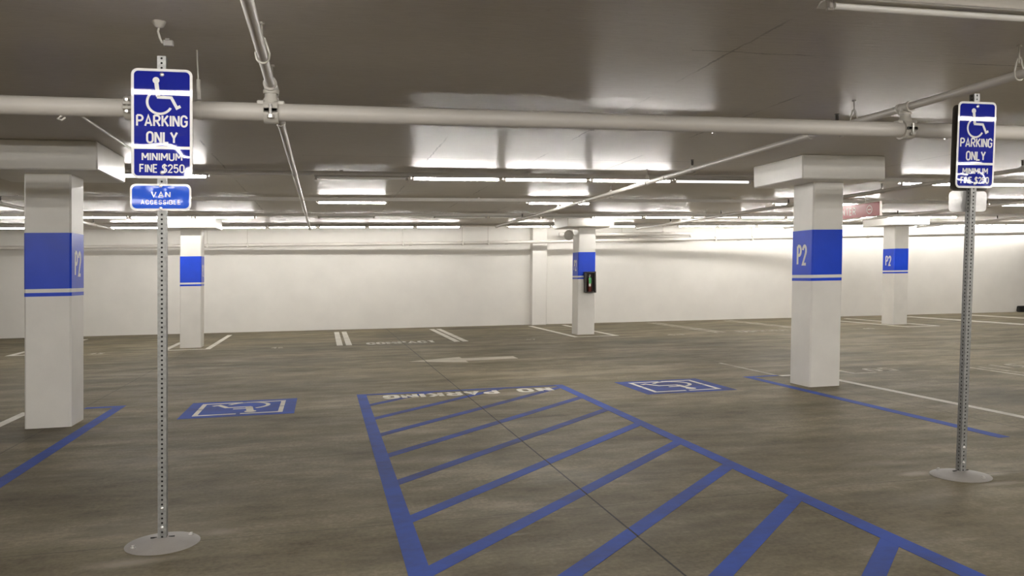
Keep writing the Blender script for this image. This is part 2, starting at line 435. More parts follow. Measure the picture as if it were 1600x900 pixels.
# ------------------------------------------------------------------ the room
WA, WB = -.0745, 22.645
wy = lambda x: WA*x+WB
XL, XR, YB = -13.0, 27.0, -11.0
b = B(); b.prism([(XL-.2, YB-.2), (XR+.2, YB-.2), (XR+.2, wy(XR)+.25), (XL-.2, wy(XL)+.25)], -.25, 0); struct(b.obj('floor', M['floor']))
b = B(); b.prism([(XL-.2, YB-.2), (XR+.2, YB-.2), (XR+.2, wy(XR)+.25), (XL-.2, wy(XL)+.25)], CEIL, CEIL+.25); struct(b.obj('ceiling', M['ceiling']))
b = B(); b.prism([(XL-.2, wy(XL)), (XR+.2, wy(XR)), (XR+.2, wy(XR)+.25), (XL-.2, wy(XL)+.25)], 0, CEIL); struct(b.obj('wall_back', M['wall']))
b = B(); b.prism([(XL-.2, YB), (XL, YB), (XL, wy(XL)), (XL-.2, wy(XL))], 0, CEIL); struct(b.obj('wall_left', M['wall']))
b = B(); b.prism([(XR, YB), (XR+.2, YB), (XR+.2, wy(XR)), (XR, wy(XR))], 0, CEIL); struct(b.obj('wall_right', M['wall']))
b = B(); b.prism([(XL-.2, YB-.2), (XR+.2, YB-.2), (XR+.2, YB), (XL-.2, YB)], 0, CEIL); struct(b.obj('wall_front', M['wall']))
b = B(); b.box(-.21, .21, -.18, .25, 0, CEIL-.002, .012, 1); b.shear(LEAN_X, 0); o = b.obj('trim_1', M['wall'], None, (5.86, 22.12, 0)); struct(o)

# ------------------------------------------------------------------ columns
def chamf(x0, x1, y0, y1, c):
    return [(x0+c, y0), (x1-c, y0), (x1, y0+c), (x1, y1-c), (x1-c, y1), (x0+c, y1), (x0, y1-c), (x0, y0+c)]
CW, CD = .21, .22
def column(name, cx, cy, label, text_sides):
    t = thing('concrete_column', label, 'column', (cx, cy, 0), 'square concrete columns with blue level bands')
    b = B(); b.prism(chamf(-CW, CW, -CD, CD, .016), 0, 2.505); b.shear(); b.obj('shaft', M['column'], t)
    b = B(); b.box(-.555, .555, -.555, .555, 2.5, CEIL-.001, .012, 1); b.move((.045, -.03, 0)); b.obj('capital', M['column'], t)
    e = .0022
    b = B(); b.prism(chamf(-CW-e, CW+e, -CD-e, CD+e, .016), 1.372, 1.922); b.shear(); band = b.obj('level_band', M['blue_band'], t); band['label'] = 'wide blue painted band'
    b = B(); b.prism(chamf(-CW-e*.5, CW+e*.5, -CD-e*.5, CD+e*.5, .016), 1.334, 1.3722); b.shear(); q = b.obj('gap_stripe', M['white_paint'], t); q['label'] = 'white stripe under the blue band'
    b = B(); b.prism(chamf(-CW-e, CW+e, -CD-e, CD+e, .016), 1.298, 1.3342); b.shear(); q = b.obj('thin_stripe', M['blue_band'], t); q['label'] = 'thin dark blue stripe'
    b = B(); b.prism(chamf(-CW-e*.5, CW+e*.5, -CD-e*.5, CD+e*.5, .016), 1.9222, 1.932); b.shear(); q = b.obj('edge_line', M['white_paint'], t); q['label'] = 'fine white line over the blue band'
    for s in text_sides:
        fm = (lambda u, v, d: Vector((s*(CW+e+d), u*s, v)))
        b = B()
        sign_text(b, 'P2', .215, .262, 0, 1.618, fm, 0, .0012, .036, .34)
        b.shear(); q = b.obj('level_lettering', M['white_paint'], band); q['label'] = 'white stencilled P2'
    return t
column('a', -2.675, 9.04, 'white concrete column behind the van accessible sign post, nearest on the left', (1,))
column('b', 5.97, 9.04, 'large white concrete column with P2, partly hiding the red hanging sign', (-1,))
column('c', -2.745, 18.34, 'far white column seen just right of the left sign post', (1,))
column('d', 5.95, 18.29, 'far white column carrying the fire extinguisher cabinet', (-1,))
column('e', 14.22, 18.03, 'far white column with P2 under the right end of the red hanging sign', (-1,))

# ------------------------------------------------------------------ channels and tube lights
ROWS = {'m4': -7.0, 'm3': -3.5, 'm2': 0.0, 'm1': 3.40, 'r0': 6.62, 'r1': 10.42, 'r2': 13.9, 'r3': 17.36, 'r4': 20.8}
PITCHX = 1.205; X0 = -.1
ROWNAME = {'m4': 'row added unseen, deepest behind camera', 'm3': 'row added unseen, far behind camera', 'm2': 'row added unseen, just behind camera', 'm1': 'row overhead before the posts', 'r0': 'row half hidden by big pipe',
           'r1': 'first row past near columns', 'r2': 'second row past near columns', 'r3': 'row before far column capitals', 'r4': 'row closest to back wall'}
for rn, y in ROWS.items():
    b = B(); xa, xb = -12.2, 26.2 if rn != 'r4' else 22.6
    pts = [(-.024, .0), (.024, .0), (.024, -.052), (.010, -.052), (.010, -.047), (-.010, -.047), (-.010, -.052), (-.024, -.052)]
    b.poly(pts, lambda u, v, d: Vector((d, u, v)), xa, xb)
    x = xa+.4
    while x < xb:
        b.box(x-.02, x+.02, -.018, .018, -.001, .0155); x += 2.41
    o = b.obj('strut_channel', M['channel'], None, (0, y, CEIL-.016))
    tag(o, 'long grey ceiling channel carrying the tube light '+ROWNAME[rn], 'channel', 'ceiling channels for tube lights')
LZ = 2.688
def make_light(state):
    t = thing('fluorescent_tube_light', '', 'light', (0, 0, LZ))
    L = PITCHX-.03
    b = B(); b.poly([(-.074, .004), (-.070, .002), (-.034, .017), (.034, .017), (.070, .002), (.074, .004), (.040, .0255), (-.040, .0255)], lambda u, v, d: Vector((d, u, v)), 0, L); b.obj('lamp_body', M['lampbody'], t, (.015, 0, 0))
    b = B(); b.tube([(.045, 0, -.006), (L-.045, 0, -.006)], .0165, 14); b.obj('tube', M['tube_'+state], t, (.015, 0, 0))
    for xx in (.022, L-.022):
        b = B(); b.box(xx-.011, xx+.011, -.017, .017, -.024, .021, .004, 1)
        b.box(xx-.016, xx+.016, -.010, .010, -.030, -.018, .003, 1); b.obj('lampholder', M['holder'], t, (.015, 0, 0))
    return t
PL = {}
SETS = {'m4': {'lit': list(range(-7, 12))}, 'm3': {'lit': list(range(-6, 11))}, 'm2': {'lit': [-6, -5, -3, -2, 0, 2, 4, 5, 7, 8]},  # unseen rows behind the camera, added to light the near column faces
        'm1': {'soft': [-1, 4], 'off': [2]}, 'r0': {'lit': [8, 9], 'low': [2, 4]},  # the lit pair is out of view, added to brighten the right side
        'r1': {'lit': [-7, -6, -2, 1, 2, 3, 7, 8, 12], 'dim': [4], 'off': [0]},  # outermost lit lamps at both ends are unseen, added for the side walls
        'r2': {'lit': [-8, -7, -6, 0, 3, 7, 8, 11, 14, 16, 17]},  # end groups left and right lie out of view, added as extra light
        'r3': {'lit': [15, 16], 'soft': [-5, -4, -3, -2, 5, 6, 8, 9, 10, 11, 12], 'dim': [7], 'off': [0, 2, 3, 4]},  # the lit pair is added beyond the view to brighten the far right wall
        'r4': {'soft': [-6, -4, -3, -2, -1, 0, 1, 2, 4, 5, 6, 8, 9, 10, 11, 12, 13, 14, 15, 16, 17]}}
ORD = ['first', 'second', 'third', 'fourth', 'fifth', 'sixth', 'seventh', 'eighth', 'ninth', 'tenth', 'eleventh', 'twelfth', 'thirteenth', 'fourteenth',
       'fifteenth', 'sixteenth', 'seventeenth', 'eighteenth', 'nineteenth', 'twentieth', 'twenty-first', 'twenty-second', 'twenty-third']
STATE = {'lit': 'glowing', 'low': 'weakly glowing', 'soft': 'glowing', 'dim': 'dimly glowing', 'off': 'unlit'}
for rn, sets in SETS.items():
    allk = sorted((q, s) for s, L in sets.items() for q in L)
    for i, (q, s) in enumerate(allk):
        lab = '%s tube light, %s from the left in the %s' % (STATE[s], ORD[i], ROWNAME[rn])
        loc = (X0+PITCHX*q-(.08 if rn == 'r0' else 0), ROWS[rn], LZ)
        if s not in PL:
            PL[s] = make_light(s); PL[s].location = loc; PL[s]['label'] = lab; PL[s]['group'] = 'tube lights under the ceiling channels'
        else: copy_tree(PL[s], loc, lab, 'tube lights under the ceiling channels')

# ------------------------------------------------------------------ pipes
MY, MZ, MR = 5.1, 2.44, .054
BZ, BR = 2.60, .0275
t = thing('sprinkler_main_pipe', 'thick white horizontal pipe crossing the whole view below the ceiling', 'pipe', (0, MY, MZ))
b = B(); b.tube([(-12.9, 0, 0), (26.9, 0, 0)], MR, 28); b.obj('pipe_run', M['pipe'], t)
def coupling(x, parent):
    b = B(); b.lathe([(MR-.002, -.028), (MR+.013, -.028), (MR+.017, -.018), (MR+.017, .018), (MR+.013, .028), (MR-.002, .028)], (x, 0, 0), 28, 'x')
    for s in (1,):
        b.box(x-.024, x+.024, -MR-.045, -MR-.004, .004, .022, .004, 1); b.box(x-.024, x+.024, -MR-.045, -MR-.004, -.022, -.004, .004, 1)
    o = b.obj('coupling', M['fitting'], parent)
    b = B(); b.tube([(x, -MR-.028, -.042), (x, -MR-.028, .042)], .0085, 8)
    b.lathe([(0, .026), (.016, .026), (.016, .040), (0, .040)], (x, -MR-.028, 0), 6); b.lathe([(0, -.040), (.016, -.040), (.016, -.026), (0, -.026)], (x, -MR-.028, 0), 6)
    b.obj('bolt', M['zinc'], o)
coupling(-1.07, t)
def mech_tee(x, parent):
    b = B()
    b.lathe([(MR-.002, -.042), (MR+.014, -.042), (MR+.018, -.03), (MR+.018, .03), (MR+.014, .042), (MR-.002, .042)], (x, 0, 0), 28, 'x')
    top = BZ-MZ
    b.lathe([(.052, MR-.012), (.046, MR+.02), (.036, MR+.035), (.036, MR+.055), (.044, MR+.055), (.044, MR+.078), (.037, MR+.080), (.037, top)], (x, 0, 0), 20)
    b.lathe([(BR, -.062), (.040, -.062), (.042, -.046), (.036, -.044), (.036, .044), (.042, .046), (.040, .062), (BR, .062)], (x, 0, top), 20, 'y')
    for s in (-1, 1):
        b.box(x-.04+s*.0, x+.04, -MR-.03, -MR+.02, -.012, .012, .004, 1)
        b.box(x+s*.058-.022, x+s*.058+.022, -.03, .03, MR-.018, MR+.012, .006, 1)
    o = b.obj('tee_fitting', M['fitting'], parent)
    b = B(); b.tube([(x, -MR-.026, -.05), (x, -MR-.026, .034)], .010, 8)
    b.lathe([(0, -.048), (.02, -.048), (.02, -.03), (0, -.03)], (x, -MR-.026, 0), 6); b.obj('bolt', M['zinc'], o)
mech_tee(-.285, t); mech_tee(4.13, t)
def rod_hanger(x, y, zp, r, parent, base, full=True):
    """clevis ring around a pipe along Y with a rod to the ceiling"""
    bx, by, bz = base
    b = B(); h = .07
    L = [(x+math.cos(a)*(r+.006), y, zp+math.sin(a)*(r+.006)) for a in [math.radians(200+140*i/10) for i in range(11)]]
    L = [(x-.012, y, zp+r+h)]+[(x-r-.008, y, zp+r*.6)]+L+[(x+r+.008, y, zp+r*.6)]+[(x+.012, y, zp+r+h)]
    b.tube(L, .005, 8)
    b.tube([(x, y, zp+r+h-.03), (x, y, CEIL-.001)], .0042, 8)
    b.lathe([(0, -.006), (.012, -.006), (.012, .006), (0, .006)], (x, y, zp+r+h), 6)
    b.lathe([(0, -.012), (.014, -.012), (.014, 0), (0, 0)], (x, y, CEIL-.001), 10)
    b.move((-bx, -by, -bz)); b.obj('pipe_hanger', M['fitting'], parent)
# main pipe hangers: rod with a strap
for x in (-.69, -7.2):
    b = B(); b.tube([(x, -.03, .16), (x, -.06, CEIL-MZ-.001)], .0045, 8); b.tube([(x, -.028, .175), (x, -.02, .06)], .011, 8)
    b.lathe([(MR+.001, -.014), (MR+.004, -.014), (MR+.004, .014), (MR+.001, .014)], (x, 0, 0), 24, 'x'); b.obj('pipe_hanger', M['fitting'], t)
b = B(); b.tube([(-1.43, 0, -MR+.005), (-1.45, -.01, -MR-.018), (-1.43, -.012, -MR-.026), (-1.41, -.01, -MR-.01)], .006, 8); b.obj('drip_hook', M['fitting'], t)

def branch(x, y0, y1, label, heads, hangers, tee):
    t = thing('sprinkler_branch_pipe', label, 'pipe', (x, 0, BZ), 'thin sprinkler branch pipes running to the back wall')
    b = B(); b.tube([(0, y0, 0), (0, y1, 0)], BR, 20); b.obj('pipe_run', M['pipe'], t)
    b = B(); b.lathe([(0, y1-.02), (BR+.010, y1-.02), (BR+.012, y1+.03), (BR+.004, y1+.04), (0, y1+.04)], (0, 0, 0), 16, 'y'); b.obj('end_cap', M['fitting'], t)
    for y in heads:
        b = B(); b.lathe([(BR+.008, -.035), (BR+.010, -.02), (BR+.010, .02), (BR+.008, .035)], (0, y, 0), 16, 'y')
        b.lathe([(.018, BR-.004), (.018, BR+.018), (0, BR+.018)], (0, y, 0), 12)
        h = b.obj('outlet', M['fitting'], t)
        b = B(); b.lathe([(0, 0), (.012, 0), (.012, .022), (.007, .024), (.007, .05), (.004, .064), (.02, .066), (.02, .069), (0, .070)], (0, y, BR+.016), 10)
        b.box(-.014, -.010, y-.004, y+.004, BR+.03, BR+.08); b.box(.010, .014, y-.004, y+.004, BR+.03, BR+.08)
        q = b.obj('sprinkler_head', M['brass'], t); q['label'] = 'dark upright sprinkler head'
    for y in hangers: rod_hanger(x, y, BZ, BR, t, (x, 0, BZ))
    ys = y0+6.2
    while ys < y1-1:
        if abs(ys-MY) > .4:
            b = B(); b.lathe([(BR, -.035), (BR+.007, -.03), (BR+.007, .03), (BR, .035)], (0, ys, 0), 14, 'y'); b.obj('pipe_joint', M['fitting'], t)
        ys += 3.05
    if tee:
        pass
    return t
branch(-.285, -6, 19.9, 'thin pipe overhead ending above the two white stall stripes, left of center', (), (4.44, 5.32), 1)
branch(4.13, -6, 19.3, 'thin pipe slanting from upper right corner over the big pipe to the wall pilaster', (3.2, 5.9, 8.58, 11.26, 14.02, 16.7), (4.11, 5.68, 9.9), 1)
branch(8.22, -6, 20.4, 'thin pipe passing behind the near P2 column and above the red sign', (8.14, 10.66, 13.18, 15.73, 18.3), (12.2, 16.4), 0)
branch(-4.6, -6, 20.0, 'thin pipe entering at the left edge behind the left column', (10.8, 13.34, 15.8, 18.32), (12.0,), 0)
branch(12.5, -6, 20.2, 'thin pipe whose end shows left of the near P2 column, under the lights', (10.6, 13.2, 15.7, 18.3), (12.2,), 0)
branch(16.6, -6, 20.0, 'thin pipe between the far P2 column and the right sign post', (12.0, 14.6, 17.2), (12.2,), 0)
branch(20.7, -6, 20.0, 'thin pipe ending at the far right edge near the back wall', (14.6, 17.2), (), 0)

# pipe along the back wall
wz = lambda x: 2.302+max(0, x-4)*.0066
t = thing('wall_drain_pipe', 'white pipe running along the back wall above the shadow band', 'pipe', (0, 0, 0))
P = [(x, wy(x)-.6, wz(x)) for x in (-12.8, 4, 8, 12, 16, 20, 25.5)]
b = B(); b.tube(P, .046, 16); b.obj('pipe_run', M['pipe'], t)
for x in (-6.5, -3.9, -1.55, 2.3, 4.9, 8.4, 11.6, 15.6, 19.0):
    b = B(); q = math.atan(WA)
    b.lathe([(.046, -.035), (.058, -.035), (.058, .035), (.046, .035)], (0, 0, 0), 16, 'x')
    for v in b.bm.verts: v.co = Matrix.Rotation(q, 3, 'Z') @ v.co
    b.move((x, wy(x)-.6, wz(x))); b.obj('coupling', M['fitting'], t)
for x in (-5.9, -2.9, -1.9, 2.1, 3.7, 4.4, 10.9, 12.0):
    b = B(); b.tube([(x, wy(x)-.6, wz(x)-.06), (x, wy(x)-.6, CEIL-.001)], .008, 6)
    b.box(x-.018, x+.018, wy(x)-.665, wy(x)-.535, wz(x)-.06, wz(x)+.06, .004, 1); b.obj('pipe_hanger', M['fitting'], t)
t = thing('elbow_pipe', 'short white pipe with elbow above the wall pipe, right of the extinguisher column', 'pipe', (0, 0, 0))
b = B(); yy = lambda x: wy(x)-.5
pts = [(6.4, yy(6.4), 2.52), (10.15, yy(10.15), 2.505)]
pts += [(10.15+.09*math.sin(a), yy(10.2), 2.505-.09+.09*math.cos(a)) for a in [PI/2*i/6 for i in range(1, 7)]]+[(10.24, yy(10.24), 2.38)]
b.tube(pts, .05, 14); b.obj('pipe_run', M['pipe'], t)
for x in (6.9, 8.2, 9.4):
    b = B(); b.tube([(x, yy(x), 2.56), (x, yy(x), CEIL-.001)], .008, 6); b.lathe([(.05, -.02), (.058, -.02), (.058, .02), (.05, .02)], (x, yy(x), 2.515), 14, 'x'); b.obj('pipe_hanger', M['fitting'], t)
# ceiling conduit at the left
t = thing('ceiling_conduit', 'thin shiny conduit along the ceiling beside the left column capital', 'conduit', (-1.85, 0, CEIL-.022))
b = B(); b.tube([(0, 6.66, 0), (0, 10.33, 0)], .0125, 12); b.obj('conduit_run', M['zinc'], t)
for y in (6.9, 9.6):
    b = B(); b.box(-.03, .03, y-.012, y+.012, -.0145, .0215, .003, 1); b.obj('conduit_strap', M['fitting'], t)
# bracket on the ceiling above the left post
t = thing('ceiling_bracket', 'small bent bracket hanging from the ceiling above the left sign post', 'bracket', (-.80, 4.52, CEIL))
b = B(); b.lathe([(.0, -.001), (.034, -.001), (.032, -.008), (.022, -.028), (.012, -.034), (0, -.036)], (0, 0, 0), 16); b.obj('ceiling_cup', M['fitting'], t)
b = B(); b.tube([(0, 0, -.03), (-.006, .0, -.052), (.004, .0, -.092), (.012, 0, -.108), (.03, 0, -.112)], .0058, 8); b.obj('bent_arm', M['fitting'], t)
b = B(); b.box(.018, .068, -.012, .014, -.126, -.096, .004, 1); b.box(.03, .05, -.016, .016, -.098, -.090); b.obj('clip_block', M['plate'], t)

# ------------------------------------------------------------------ parking sign posts
HALF = .0222
def perforated_post(height, parent, lx, ly):
    """square steel tube, a hole every inch on all four sides"""
    b = B(); bm = b.bm; n = int(height/.0254); R = .0060; NS = 12
    def side(rot):
        for i in range(n):
            z0 = i*.0254; zc = z0+.0127
            circ = [bm.verts.new(rot @ Vector((R*math.cos(2*PI*(q+.5)/NS), -HALF, zc+R*math.sin(2*PI*(q+.5)/NS)))) for q in range(NS)]
            inn = [bm.verts.new(rot @ Vector((R*math.cos(2*PI*(q+.5)/NS), -HALF+.0022, zc+R*math.sin(2*PI*(q+.5)/NS)))) for q in range(NS)]
            # outer square ring points: corners + matching points on the edges
            def sq(q):
                a = 2*PI*(q+.5)/NS; cx, cz = math.cos(a), math.sin(a)
                s = min(HALF/abs(cx) if abs(cx) > 1e-6 else 9, .0127/abs(cz) if abs(cz) > 1e-6 else 9)
                return Vector((cx*s, -HALF, zc+cz*s))
            out = [bm.verts.new(rot @ sq(q)) for q in range(NS)]
            cor = {}
            for q in range(NS):
                a, c_ = sq(q), sq((q+1) % NS)
                q2 = (q+1) % NS
                bm.faces.new((circ[q], circ[q2], inn[q2], inn[q]))
                ea = abs(abs(a.x)-HALF) < 1e-6; eb = abs(abs(c_.x)-HALF) < 1e-6
                if ea != eb:
                    corner = bm.verts.new(rot @ Vector((math.copysign(HALF, a.x if ea else c_.x), -HALF, (c_.z if ea else a.z))))
                    bm.faces.new((circ[q2], circ[q], out[q], corner, out[q2]))
                else:
                    bm.faces.new((circ[q2], circ[q], out[q], out[q2]))
    for kq in range(4): side(Matrix.Rotation(kq*PI/2, 3, 'Z'))
    bmesh.ops.remove_doubles(bm, verts=bm.verts, dist=1e-5)
    # dark core added inside; its colour stands in for the unlit tube
    h = n*.0254; q = HALF-.0024
    b.move((0, 0, .03)); b.shear(lx, ly)
    o = b.obj('post', M['galv'], parent, smooth=30)
    b = B(); b.box(-q, q, -q, q, .031, .029+h); b.shear(lx, ly); b.obj('shade_core', M['hole'], o)
    return o

def sheet(b, pts, fmap, d0, d1, cell=None):
    b.poly(pts, fmap, d0, d1)
def make_dent(spots):
    return lambda u, v: sum(a*math.exp(-((u-x)**2+(v-y)**2)/(2*s*s)) for x, y, a, s in spots)
def gridcut(b, us, vs, axis_u, axis_v):
    for c_ in us:
        bmesh.ops.bisect_plane(b.bm, geom=b.bm.verts[:]+b.bm.edges[:]+b.bm.faces[:], plane_co=axis_u*c_, plane_no=axis_u)
    for c_ in vs:
        bmesh.ops.bisect_plane(b.bm, geom=b.bm.verts[:]+b.bm.edges[:]+b.bm.faces[:], plane_co=axis_v*c_, plane_no=axis_v)
def place_sign(b, u0, v0, y0, face, dent, lx, ly, tilt=0):
    """mesh lies in XZ (x=u, z=v, y=-depth); dent it, turn it to face -Y or +Y, put it on the post"""
    for v in b.bm.verts:
        u_, w_ = v.co.x, v.co.z
        v.co.y += dent(u_, w_)
        v.co.y += tilt*w_
        if face < 0: v.co.x, v.co.y = -v.co.x, -v.co.y
        v.co.x += u0; v.co.z += v0; v.co.y += y0
    b.shear(lx, ly)
flat = lambda u, v, d: Vector((u, -d, v))
UX, UZ = Vector((1, 0, 0)), Vector((0, 0, 1))
def reserved_panel(parent, u0, v0, y0, face, lx, ly, dent, tilt=0, plain=False):
    W, H = .308, .586; us = [-.15+.0125*i for i in range(25)]; vs = [-.29+.0125*i for i in range(47)]
    b = B(); b.poly(rrect(W, H, .034), flat, 0, .0022); gridcut(b, us, vs, UX, UZ); place_sign(b, u0, v0, y0, face, dent, lx, ly, tilt)
    p = b.obj('sign_panel', M['back_shade'] if plain else M['sign_white'], parent); p['label'] = 'reserved parking plate with white edge'
    b = B(); 
    if plain:
        b.poly(rrect(W, H, .034), flat, .0022, .0028)
        place_sign(b, u0, v0, y0, face, dent, lx, ly, tilt); q = b.obj('sign_face', M['sign_white'], p); return p
    b.poly(rrect(W-.028, .400, .022, cy=.079), flat, .0022, .0028); b.poly(rrect(W-.028, .142, .020, cy=-.208), flat, .0022, .0028)
    # squared inner corners at the dividing line
    b.poly([(-.14, -.121), (.14, -.121), (.14, -.09), (-.14, -.09)], flat, .0022, .00281); b.poly([(-.14, -.165), (.14, -.165), (.14, -.1365), (-.14, -.1365)], flat, .0022, .00281)
    gridcut(b, us, vs, UX, UZ); place_sign(b, u0, v0, y0, face, dent, lx, ly, tilt); b.obj('blue_field', M['sign_navy'], p)
    b = B(); access_symbol(b, flat, .0028, .0034, .182, .002, .158); gridcut(b, us[::2], vs[::2], UX, UZ); place_sign(b, u0, v0, y0, face, dent, lx, ly, tilt); b.obj('access_symbol', M['sign_letter'], p)
    for word, w_, h_, v_, bold, gp in (('PARKING', .260, .066, .015, .0100, .24), ('ONLY', .160, .066, -.074, .0102, .24), ('MINIMUM', .205, .045, -.177, .0073, .26), ('FINE $250', .228, .047, -.240, .0070, .25)):
        b = B(); sign_text(b, word, w_, h_, 0, v_, flat, .0028, .0034, bold, gp)
        gridcut(b, us[::2], vs[::2], UX, UZ); place_sign(b, u0, v0, y0, face, dent, lx, ly, tilt); b.obj('lettering', M['sign_letter'], p)
    for v in (.262, -.262):
        b = B(); b.lathe([(0, .0028), (.011, .0028), (.011, .006), (.006, .009), (0, .010)], (0, 0, 0), 14, 'y')
        for q in b.bm.verts: q.co.y = -q.co.y; q.co.z += v
        place_sign(b, u0, v0, y0, face, dent, lx, ly, tilt); b.obj('bolt', M['zinc'], p)
    return p
def van_panel(parent, u0, v0, y0, face, lx, ly, dent, tilt=0):
    W, H = .308, .142; us = [-.15+.0125*i for i in range(25)]; vs = [-.07+.0125*i for i in range(12)]
    b = B(); b.poly(rrect(W, H, .03), flat, 0, .0022); gridcut(b, us, vs, UX, UZ); place_sign(b, u0, v0, y0, face, dent, lx, ly, tilt)
    p = b.obj('van_panel', M['sign_white'] if face > 0 else M['alu'], parent); p['label'] = 'small van accessible plate' if face > 0 else 'small plate seen from its bare metal back'
    b = B(); b.poly(rrect(W-.020, H-.020, .024), flat, .0022, .0028); gridcut(b, us, vs, UX, UZ); place_sign(b, u0, v0, y0, face, dent, lx, ly, tilt); b.obj('blue_field', M['sign_blue'], p)
    for word, w_, h_, v_, sw_ in (('VAN', .098, .033, .014, .0058), ('ACCESSIBLE', .200, .025, -.027, .0038)):
        b = B(); sign_text(b, word, w_, h_, 0, v_, flat, .0028, .0034, sw_, .34)
        place_sign(b, u0, v0, y0, face, dent, lx, ly, tilt); b.obj('lettering', M['sign_letter'], p)
    for v in (.061, -.061):
        b = B(); b.lathe([(0, .0028), (.009, .0028), (.009, .006), (.005, .008), (0, .009)], (0, 0, 0), 12, 'y')
        for q in b.bm.verts: q.co.y = -q.co.y; q.co.z += v
        place_sign(b, u0, v0, y0, face, dent, lx, ly, tilt); b.obj('bolt', M['zinc'], p)
    return p
def base_plate(parent, rot):
    b = B(); b.lathe([(.0, -.003), (.192, -.003), (.193, .003), (.189, .006), (.15, .015), (.10, .025), (.06, .032), (.034, .037), (0, .038)], (0, 0, 0), 56)
    o = b.obj('base_plate', M['plate'], parent)
    for a in range(2):
        t_ = rot+a*PI
        b = B(); c_ = (.155*math.cos(t_), .155*math.sin(t_), .013)
        b.lathe([(0, 0), (.014, 0), (.014, .004), (.009, .005), (.009, .013), (0, .014)], c_, 6); b.obj('anchor_bolt', M['zinc'], o)
    for sx in (-1, 1):
        b = B(); b.box(sx*.046-.017, sx*.046+.017, -.007, .005, .0345, .0385, .002, 1); b.obj('socket_slot', M['hole'], o)
    return o
def sign_post(label, x, y, h, lx, ly, rot):
    t = thing('parking_sign_post', label, 'sign', (x, y, 0), 'accessible parking signs on perforated posts')
    base_plate(t, rot)
    perforated_post(h, t, lx, ly)
    for z in (.095, .20):
        b = B(); b.lathe([(0, 0), (.0095, 0), (.0095, .004), (.006, .007), (0, .008)], (0, 0, 0), 12, 'y')
        for v in b.bm.verts: v.co.y = -HALF-v.co.y; v.co.z += z
        b.shear(lx, ly); b.obj('bolt', M['zinc'], t)
    return t
flatdent = lambda u, v: 0
d1 = make_dent([(0, -.20, .0009, .06), (.13, -.20, -.0006, .035), (-.14, -.19, .0006, .04), (0, .262, .0003, .03)])
t = sign_post('galvanised post with blue reserved parking plate above a blue van accessible plate', -.884, 4.745, 2.64, .0235, -.012, math.radians(-150))
reserved_panel(t, .003, 2.283, -HALF-.0015, 1, .0235, -.012, d1, -.004)
dv = make_dent([(0, .055, .0012, .03), (.03, .05, -.0005, .02)])
van_panel(t, -.004, 1.889, -HALF-.0015, 1, .0235, -.012, dv, .002)
d2 = make_dent([(.01, -.262, .002, .05), (-.12, -.25, .001, .04), (0, .262, .0004, .03)])
t = sign_post('galvanised post at the right with two reserved parking plates back to back', 4.262, 4.745, 2.61, .041, -.012, math.radians(-70))
reserved_panel(t, .003, 2.272, -HALF-.0015, 1, .041, -.012, d2, -.004)
reserved_panel(t, .003, 2.258, HALF+.0015, -1, .041, -.012, flatdent, 0, True)['label'] = 'second plate facing away, its back coloured as if in shade'
da = make_dent([(0, .03, .004, .06), (0, -.05, -.003, .05), (.1, 0, .002, .05), (-.1, -.02, .002, .05)])
van_panel(t, -.003, 1.892, HALF+.0015, -1, .041, -.012, da, 0)

# ------------------------------------------------------------------ red hanging sign
t = thing('hanging_sign', 'red DO NOT ENTER sign hanging from the ceiling behind the near P2 column', 'sign', (9.3, 13.3, 2.46))
b = B(); b.box(-.018, .018, -1.2, 1.2, -.118, .118, .006, 1); pn = b.obj('sign_panel', M['red'], t)
b = B(); b.box(-.022, .022, -1.206, 1.206, .116, .126, .003, 1); b.box(-.022, .022, -1.206, 1.206, -.124, -.116, .003, 1)
b.box(-.022, .022, -1.206, -1.196, -.12, .12, .003, 1); b.box(-.022, .022, 1.196, 1.206, -.12, .12, .003, 1); b.obj('sign_frame', M['pink'], pn)
fm = lambda u, v, d: Vector((-.018-d, -u, v))
b = B(); sign_text(b, 'DO NOT ENTER', 1.16, .136, -.02, 0, fm, 0, .0015, .022, .36); b.obj('lettering', M['pink'], pn)
b = B(); cc = .93; n = 36
b.ring_poly([(cc+.075*math.cos(2*PI*i/n), .075*math.sin(2*PI*i/n)) for i in range(n)], [(cc+.062*math.cos(2*PI*i/n), .062*math.sin(2*PI*i/n)) for i in range(n)], fm, 0, .0015)
b.poly([(cc-.042, -.009), (cc+.042, -.009), (cc+.042, .009), (cc-.042, .009)], fm, 0, .0015); b.obj('no_entry_symbol', M['pink'], pn)
for y in (-.8, .8):
    b = B(); b.tube([(0, y, .12), (0, y, CEIL-2.46-.001)], .006, 8); b.lathe([(0, -.01), (.02, -.01), (.02, 0), (0, 0)], (0, y, CEIL-2.46-.001), 10); b.obj('hanging_rod', M['fitting'], t)

# ------------------------------------------------------------------ extinguisher cabinet
cx, cyf = 6.035, 18.046
t = thing('fire_extinguisher_cabinet', 'dark open-front cabinet mounted on the far column below its blue band', 'cabinet', (cx, cyf, .985))
b = B(); D = .115; W2 = .128; H = .475
b.box(-W2, W2, -.012, 0, 0, H); b.box(-W2, -W2+.014, -D, 0, 0, H); b.box(W2-.014, W2, -D, 0, 0, H); b.box(-W2, W2, -D, 0, 0, .014); b.box(-W2, W2, -D, 0, H-.014, H)
b.obj('cabinet_box', M['cab'], t)
b = B(); b.box(-W2-.008, -W2+.03, -D-.012, -D, -.008, H+.008, .003, 1); b.box(W2-.03, W2+.008, -D-.012, -D, -.008, H+.008, .003, 1)
b.box(-W2, W2, -D-.012, -D, -.008, .02, .003, 1); b.box(-W2, W2, -D-.012, -D, H-.03, H+.008, .003, 1); q = b.obj('door_frame', M['cab'], t)
t = thing('fire_extinguisher', 'red fire extinguisher with green tag inside the dark column cabinet', 'extinguisher', (cx-.005, cyf-.063, 1.0))
